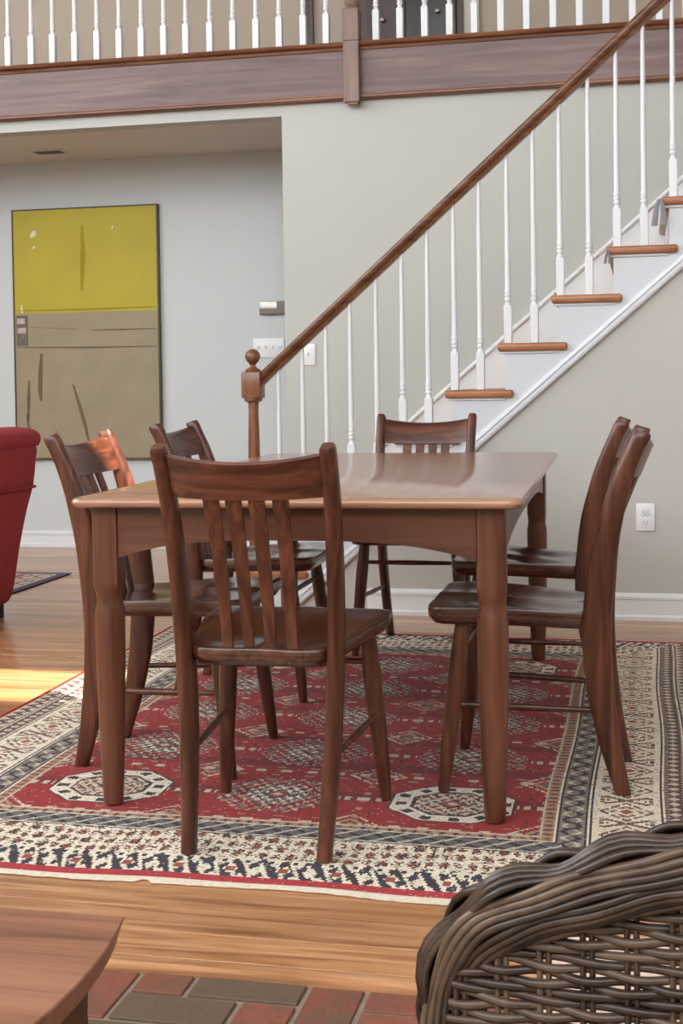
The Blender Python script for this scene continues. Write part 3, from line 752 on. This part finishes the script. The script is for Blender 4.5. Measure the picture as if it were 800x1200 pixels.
paint(q & (steps < .070) & (steps > .054) & (np.abs(tt_) < .066) & (tri(tt_, .026) > .3), 'brown'); paint(q & (steps < .044) & (steps > .028) & (tri(s_, .03) > .35), 'brown'); paint(q & (steps < .014), 'rust')
s2 = (((along + .0875) / .175) % 1 - .5) * .175
paint(q & (np.abs(s2) < .007) & (np.abs(tt_) < .062) & (tri(tt_, .02) > .3), 'dark'); paint(q & (np.abs(np.abs(s2) - np.abs(tt_) * .55) < .007) & (np.abs(tt_) < .05), 'brown')
paint(q & (np.abs(np.abs(tt_) - .056) < .006) & (np.abs(s2) < .034) & (tri(along, .02) > .4), 'brown'); paint(q & (np.abs(s2) < .006) & (np.abs(np.abs(tt_) - .03) < .012), 'cream')
q, t = band(.292, .298, 'dark'); q, t = band(.298, .303, 'cream'); q, t = band(.303, .308, 'dark')
q, t = band(.308, .365, 'grey'); zz = np.abs(t - .5 - .32 * np.sin(along * 2 * PI / .085)); paint(q & (zz < .12), 'dark'); paint(q & (np.abs(t - .5 + .32 * np.sin(along * 2 * PI / .085)) < .10), 'cream2'); paint(q & (tri(along, .0425) > .8) & (np.abs(t - .5) < .3), 'purple')
q, t = band(.365, .370, 'dark'); q, t = band(.370, .374, 'cream')
q, t = band(.374, .398, 'tan'); paint(q & (tri(along, .03) > .5) & (np.abs(t - .5) < .36), 'rust'); paint(q & (tri(along, .03) > .86), 'dark')
q, t = band(.398, B0, 'cream2')
# the end borders are darker and more crowded: navy leaf band
fe = (np.minimum(dF, dB) < np.minimum(dL, dR))
q = fe & (D >= .012) & (D < .145); t = (D - .012) / .133
paint(q, 'cream'); zg = tri(along, .115)
paint(q & (np.abs(t - .50 - (zg - .5) * .75) < .17), 'navy'); paint(q & (np.abs(t - .5 + (zg - .5) * .75) < .13), 'dark')
paint(q & (tri(along + t * .05, .034) > .72) & (np.abs(t - .5) < .42), 'cream'); paint(q & (np.abs(t - .5) < .1) & (tri(along, .115) < .18), 'rust')
paint(q & (np.abs(t - .86) < .06) & (tri(along, .026) > .45), 'dark')
q = fe & (D >= .145) & (D < .292); t = (D - .145) / .147
fl_ = np.sin(along * 2 * PI / .06 + 1.7 * np.sin(along * 7)) * np.sin(t * 2 * PI * 1.5 + np.sin(along * 11)) + (rnd - .5) * .9
paint(q, 'cream'); paint(q & (fl_ > .42), 'dark'); paint(q & (fl_ < -.62), 'brown'); paint(q & (fl_ > .85), 'rust')
q = fe & (D < .034); paint(q, lin((166, 40, 48)))
q = fe & (D >= .30) & (D < .372); t = (D - .30) / .07
paint(q, 'blue'); paint(q & (np.abs(((along + t * .08) / .06) % 1 - .5) < .17), 'dark'); paint(q & (np.abs(((along - t * .08) / .06) % 1 - .5) < .10), 'cream2')
img *= (0.80 + 0.4 * rnd)[..., None]
sw_ = rnd < .045; img[sw_] = img[sw_] * .45 + CR['dark'] * .55
sw_ = rnd > .978; img[sw_] = img[sw_] * .55 + CR['cream2'] * .45
XX, YY = np.meshgrid(np.linspace(RX0, RX1, nxc + 1), np.linspace(RY0, RY1, nyc + 1))
fr_ = 1 - (YY - RY0) / (RY1 - RY0)
XX = XX + 0.004 * np.sin(YY * 5.1); YY = YY + fr_ ** 6 * (0.006 * np.sin(XX * 6.3 + .4) + 0.003 * np.sin(XX * 17)) - (1 - fr_) * 0.055 * (XX - RX0) / (RX1 - RX0)
ZZ = np.zeros_like(XX) + 0.0006 * np.sin(XX * 9) * np.sin(YY * 7)
me = bpy.data.meshes.new('rug_pile')
nv = (nxc + 1) * (nyc + 1); me.vertices.add(nv); me.vertices.foreach_set('co', np.c_[XX.ravel(), YY.ravel(), ZZ.ravel()].astype(np.float32).ravel())
idx = (np.arange(nyc)[:, None] * (nxc + 1) + np.arange(nxc)[None, :]).ravel()
quads = np.c_[idx, idx + 1, idx + nxc + 2, idx + nxc + 1].astype(np.int32)
nf = len(quads); me.loops.add(nf * 4); me.loops.foreach_set('vertex_index', quads.ravel())
me.polygons.add(nf); me.polygons.foreach_set('loop_start', (np.arange(nf) * 4).astype(np.int32))
me.update(calc_edges=True); me.validate()
at = me.attributes.new('knots', 'FLOAT_COLOR', 'FACE')
at.data.foreach_set('color', np.c_[img.reshape(-1, 3), np.ones(nf)].astype(np.float32).ravel())
rug = thing('area_rug', 'large red and cream oriental rug with medallions under the dining table', 'rug', (0, 0, 0))
pile = obj('pile', me, M['rug'], rug)
part(MB().prism([(RX0, RY0), (RX1, RY0), (RX1, RY1 - .055), (RX0, RY1)], 2, -0.0036, -0.0008), 'backing', 'fringe', rug, 0)
# fringe strips at both ends, bindings along the sides
fx_ = np.linspace(RX0, RX1, 160)
def front_y(x): return RY0 + 0.006 * math.sin(x * 6.3 + .4) + 0.003 * math.sin(x * 17) + 0.0
rings = []
for x in fx_:
    yv = front_y(x) + 0.001; d_ = 0.024 + 0.004 * math.sin(x * 11) + RNG.uniform(-.002, .002)
    if abs(x + 1.02) < 0.012: d_ *= 0.45
    rings.append([(x, yv, -0.0035), (x, yv - d_, -0.0037), (x, yv - d_ - .002, -0.001), (x, yv - d_ * .4, 0.0015), (x, yv, 0.0006)])
part(MB().loft(rings), 'fringe', 'fringe', rug, 60)
rings = []
for x in fx_[::4]:
    yv = RY1 - 0.055 * (x - RX0) / (RX1 - RX0); rings.append([(x, yv, -0.0035), (x, yv + .02, -0.0037), (x, yv + .02, -0.002), (x, yv, 0.0004)])
part(MB().loft(rings), 'fringe', 'fringe', rug, 60)
for xe in (RX0, RX1):
    ys = np.linspace(RY0, RY1 - (0.055 if xe > 0 else 0), 60)
    part(MB().tube([(xe + 0.004 * math.sin(y_ * 5.1), y_, -0.0008) for y_ in ys], 0.0038, 8), 'edge_binding', 'binding', rug, 60)

# ------------------------------------------------------------------ small rug in the hall
hr = thing('hall_rug', 'small cream patterned rug with dark purple border beyond the red armchair', 'rug', (-3.70, 6.53, FZ))
hw_, hh_ = 0.64, 0.37; nxs, nys = 116, 66
xs, ys = np.linspace(-hw_, hw_, nxs + 1), np.linspace(-hh_, hh_, nys + 1)
cxs, cys = (xs[1:] + xs[:-1]) / 2, (ys[1:] + ys[:-1]) / 2
A, Bv = np.meshgrid(cxs, cys); im2 = np.zeros(A.shape + (3,)); im2[:] = lin((196, 176, 158))
pat = (tri(A + Bv, .12) > .7) ^ (tri(A - Bv, .12) > .7); im2[pat] = lin((120, 84, 88)); im2[tri(A, .2) > .85] = lin((150, 60, 60))
ed = np.minimum(hw_ - np.abs(A), hh_ - np.abs(Bv)); im2[ed < .055] = lin((66, 48, 78)); im2[(ed > .055) & (ed < .07)] = lin((210, 194, 178))
mb = MB(); XX2, YY2 = np.meshgrid(xs, ys)
me2 = bpy.data.meshes.new('hall_rug_pile'); ii = (np.arange(nys)[:, None] * (nxs + 1) + np.arange(nxs)[None, :]).ravel()
me2.from_pydata(np.c_[XX2.ravel(), YY2.ravel(), np.full(XX2.size, .006)].tolist(), [], np.c_[ii, ii + 1, ii + nxs + 2, ii + nxs + 1].tolist())
at2 = me2.attributes.new('knots', 'FLOAT_COLOR', 'FACE'); at2.data.foreach_set('color', np.c_[im2.reshape(-1, 3), np.ones(nxs * nys)].astype(np.float32).ravel())
o = obj('pile', me2, M['rug'], hr); q = o.modifiers.new('thickness', 'SOLIDIFY'); q.thickness = .0058; q.offset = -1
part(MB().tube([(hw_, -hh_, .003), (hw_, hh_, .003)], .004, 8), 'edge_binding', 'purple', hr, 60)
part(MB().tube([(-hw_, -hh_, .003), (-hw_, hh_, .003)], .004, 8), 'edge_binding', 'purple', hr, 60)
part(MB().box(hw_ - .0, hw_ + .03, hh_ - .03, hh_, 0, .002).box(-hw_, hw_, hh_, hh_ + .02, 0, .002), 'fringe', 'fringe', hr, 0)

# ------------------------------------------------------------------ red armchair (left)
ra = thing('armchair', 'red upholstered armchair at the left edge of the photo', 'armchair', (-2.80, 5.09, FZ))
def xz_prism_round(prof, y0, y1, bev=0.03):
    Q = np.array(prof); n_ = np.roll(Q, -1, 0) - np.roll(Q, 1, 0); n_ = np.c_[-n_[:, 1], n_[:, 0]]; n_ /= np.linalg.norm(n_, axis=1)[:, None] + 1e-9
    rings = []
    for yy, d_ in ((y0, bev), (y0 + bev * .3, bev * .3), (y0 + bev, 0), (y1 - bev, 0), (y1 - bev * .3, bev * .3), (y1, bev)):
        rings.append([(p_[0], yy, p_[1]) for p_ in Q + n_ * d_])
    return MB().loft(rings)
back = catmull([(-.17, .12), (-.12, .06), (-.02, .05), (.035, .10), (.070, .28), (.105, .44), (.140, .56), (.150, .60), (.162, .70), (.166, .76), (.12, .80), (.04, .805), (-.03, .79), (-.055, .74), (-.075, .6), (-.11, .4), (-.16, .22)], 48).tolist()
part(xz_prism_round(back, 0, .52, .02), 'backrest', 'red', ra, 50)
capp = catmull([(.168, .762), (.180, .785), (.172, .818), (.13, .838), (.04, .846), (-.03, .838), (-.06, .81), (-.055, .775)], 24).tolist()
part(xz_prism_round(capp, -.012, .532, .015), 'top_roll', 'red', ra, 50)
part(MB().tube([(.172, -.012, .768), (.06, -.014, .772), (-.056, -.012, .772)], .006, 8), 'piping', 'red_trim', ra, 60)
part(MB().tube([(.153, -.006, .58), (.156, .1, .582), (.156, .5, .582)], .007, 8), 'piping', 'red_trim', ra, 60)
part(MB().rbox(-.66, -.05, .06, .46, .20, .43, .03, 3), 'seat_cushion', 'red', ra, 50)
part(MB().rbox(-.64, -.06, .01, .51, .07, .23, .02, 2), 'seat_base', 'red', ra, 50)
for y0 in (0.0, .44):
    part(MB().rbox(-.62, -.0, y0 + .004, y0 + .076, .12, .58, .025, 3), 'armrest', 'red', ra, 50)
for lx_, ly_ in ((-.01, .05), (-.01, .46), (-.58, .05), (-.58, .46)):
    part(MB().tube([(lx_, ly_, .085), (lx_ + .008, ly_, 0.0)], [.022, .015], 12), 'leg', 'dark_leg', ra, 50)

# ------------------------------------------------------------------ bench (lower left)
be = thing('bench', 'low brown wooden bench with bowed end in the near left corner', 'bench', (-0.86, 1.20, BZ))
zt = 0.45 - BZ
o_ = []
for q in np.linspace(-1, 1, 21):
    o_.append((0.322 - 0.017 * q * q + 0.006, 0.157 * q))
for q in np.linspace(1, -1, 21): o_.append((-0.322 + 0.017 * q * q + (0.006 if abs(q) > .99 else 0), 0.157 * q))
rings = [[(x * (1 - s_), y_ * (1 - s_ * 2), z) for x, y_ in o_] for s_, z in ((.050, zt - .030), (.024, zt - .029), (.004, zt - .005), (0, zt - .002), (.003, zt))]
part(MB().loft(rings), 'top', 'bench', be, 40)
for sx in (-1, 1):
    pts_ = [(-.135, zt - .026), (.135, zt - .026), (.120, zt - .09), (.115, .25), (.135, .0), (.06, 0), (.0, .07), (-.06, 0), (-.135, 0), (-.115, .25), (-.120, zt - .09)]
    b = MB(); n = len(pts_); vs = []
    for th2 in (-.014, .014):
        for y_, z in pts_: vs.append((sx * (0.265 + 0.045 * (1 - z / zt) ** 1.5) + th2, y_, z))
    b.add(vs, [tuple(range(n)), tuple(range(n, 2 * n))[::-1]] + [(i, (i + 1) % n, n + (i + 1) % n, n + i) for i in range(n)])
    part(b, 'panel_leg', 'bench_leg', be, 20)
for sy in (-1, 1): part(MB().rbox(-.255, .255, sy * .11 - .009, sy * .11 + .009, zt - .085, zt - .026, .002, 1), 'apron', 'bench_leg', be, 30)

# ------------------------------------------------------------------ wicker chair (lower right)
wk = thing('wicker_chair', 'dark brown woven wicker chair back with thick rolled rim, near right corner', 'chair', (0.14, 0.95, 0))
XC = 0.14
half = [(-.150, 1.02, BZ + .0), (-.150, 1.012, .25), (-.149, 1.005, .45), (-.145, 1.0, .545), (-.137, .995, .588), (-.117, .984, .619), (-.086, .970, .641), (-.047, .959, .659), (.0, .953, .677), (.055, .950, .690), (.10, .949, .695)]
left = [(x - XC, y_ - .95, z) for x, y_, z in half]
path = left + [(0, -.001, .697)] + [(-x, y_, z) for x, y_, z in left[::-1]]
CP = catmull(path, 900)
seg = np.r_[0, np.cumsum(np.linalg.norm(np.diff(CP, axis=0), axis=1))]; LEN = seg[-1]
def cp(s_): return np.array([np.interp(s_, seg, CP[:, q]) for q in range(3)]).T
NS = 190; ss = np.linspace(0, LEN, NS); C_ = cp(ss); T_ = np.gradient(C_, axis=0); T_ /= np.linalg.norm(T_, axis=1)[:, None]
# frame: A points out of the loop (up / sideways) and B towards the back (-y)
Bb = np.tile(np.array([0, -1., 0]), (NS, 1)); Bb -= T_ * np.sum(Bb * T_, 1)[:, None]; Bb /= np.linalg.norm(Bb, axis=1)[:, None]
Aa = np.cross(Bb, T_); Aa *= np.sign(Aa[NS // 2][2])
RR = 0.0235
part(MB().tube(C_, 0.0200, 10), 'rim_core', 'core', wk, 60)
NST = 28
for i in range(NST):
    th0 = 2 * PI * i / NST; up = max(0, math.cos(th0))        # strands on the crown are braided, the rest run parallel
    grp = i % 8 // 4
    wob = np.sin(2 * PI * ss / .082 + grp * PI + i * .12)
    th1 = th0 + (0.03 + 0.10 * up) * np.cos(2 * PI * ss / .082 + grp * PI) + (ss - LEN / 2) * 0.22
    rad = RR + (0.0008 + 0.0040 * up) * wob + RNG.uniform(-.0005, .0005)
    pts_ = C_ + Aa * (rad * np.cos(th1))[:, None] + Bb * (rad * np.sin(th1) * 1.05)[:, None]
    part(MB().tube(pts_, 0.0034 * RNG.uniform(.88, 1.06), 6), 'rim_strand', 'wicker', wk, 70)
# woven back panel
PITCHX = 0.0305
def yb(x): return 0.54 * x * x * 0.62 - 0.004
zs = np.arange(0.36, 0.690, 0.0061)
lowZ = CP[:len(CP) // 2, 2]; lowX = CP[:len(CP) // 2, 0]
for j, z in enumerate(zs):
    xl = interp(z, lowZ, lowX) if z < lowZ.max() else 0
    if xl > -.03: continue
    n = int(2 * abs(xl) / PITCHX * 5) + 6
    x = np.linspace(xl, -xl, n)
    ph = PI * j
    yv = yb(x) + 0.0028 * np.sin(PI * x / PITCHX + ph + PI / 2)
    zv = z + 0.0011 * np.sin(2 * PI * x / (2 * PITCHX) * 1.0 + j * 1.9) + RNG.uniform(-.0008, .0008) + 0.0006 * np.sin(x * 31 + j)
    part(MB().tube(np.c_[x, yv, zv], 0.0034 * RNG.uniform(.9, 1.08), 6), 'weaver', 'wicker', wk, 70)
for q in range(-9, 10):
    x0 = q * PITCHX
    zt_ = interp(-abs(x0), lowX[lowZ > .2], lowZ[lowZ > .2]) if abs(x0) < .28 else .4
    if abs(x0) > .275: continue
    for dx in (-.0032, .0032):
        part(MB().tube([(x0 + dx, yb(x0), z) for z in np.linspace(.33, zt_, 12)], 0.0025, 6), 'stake', 'wicker', wk, 70)
# seat frame and lower body
sb_ = MB()
for j, z in enumerate(np.arange(0.06, 0.325, 0.012)):
    L_ = []
    for t in np.linspace(0, 2 * PI, 96, endpoint=True):
        c_, s_ = math.cos(t), math.sin(t); k_ = (abs(c_) ** 5 + abs(s_) ** 5) ** (-1 / 5)
        wv = 1 + 0.012 * math.sin(24 * t + PI * j)
        L_.append((.27 * k_ * c_ * wv, .31 + .26 * k_ * s_ * wv, z))
    sb_.tube(L_, 0.0055, 5)
o = part(sb_, 'woven_base', 'wicker', wk, 70); o['kind'] = 'stuff'
part(MB().rbox(-.265, .265, .055, .565, .05, .335, .02, 2), 'seat_box', 'core', wk, 40)
for lx_, ly_ in ((-.24, .54), (.24, .54)): part(MB().tube([(lx_, ly_, .1), (lx_, ly_, BZ)], [.02, .018], 12), 'leg', 'wicker', wk, 60)
cu = MB().rbox(-.25, .25, -.225, .225, 0, .085, .035, 3).build('seat_cushion', M['cushion'], None, 60, (0.14, 1.275, 0.337))
tag(cu, 'cream seat cushion glimpsed through the weave of the wicker chair', 'cushion')
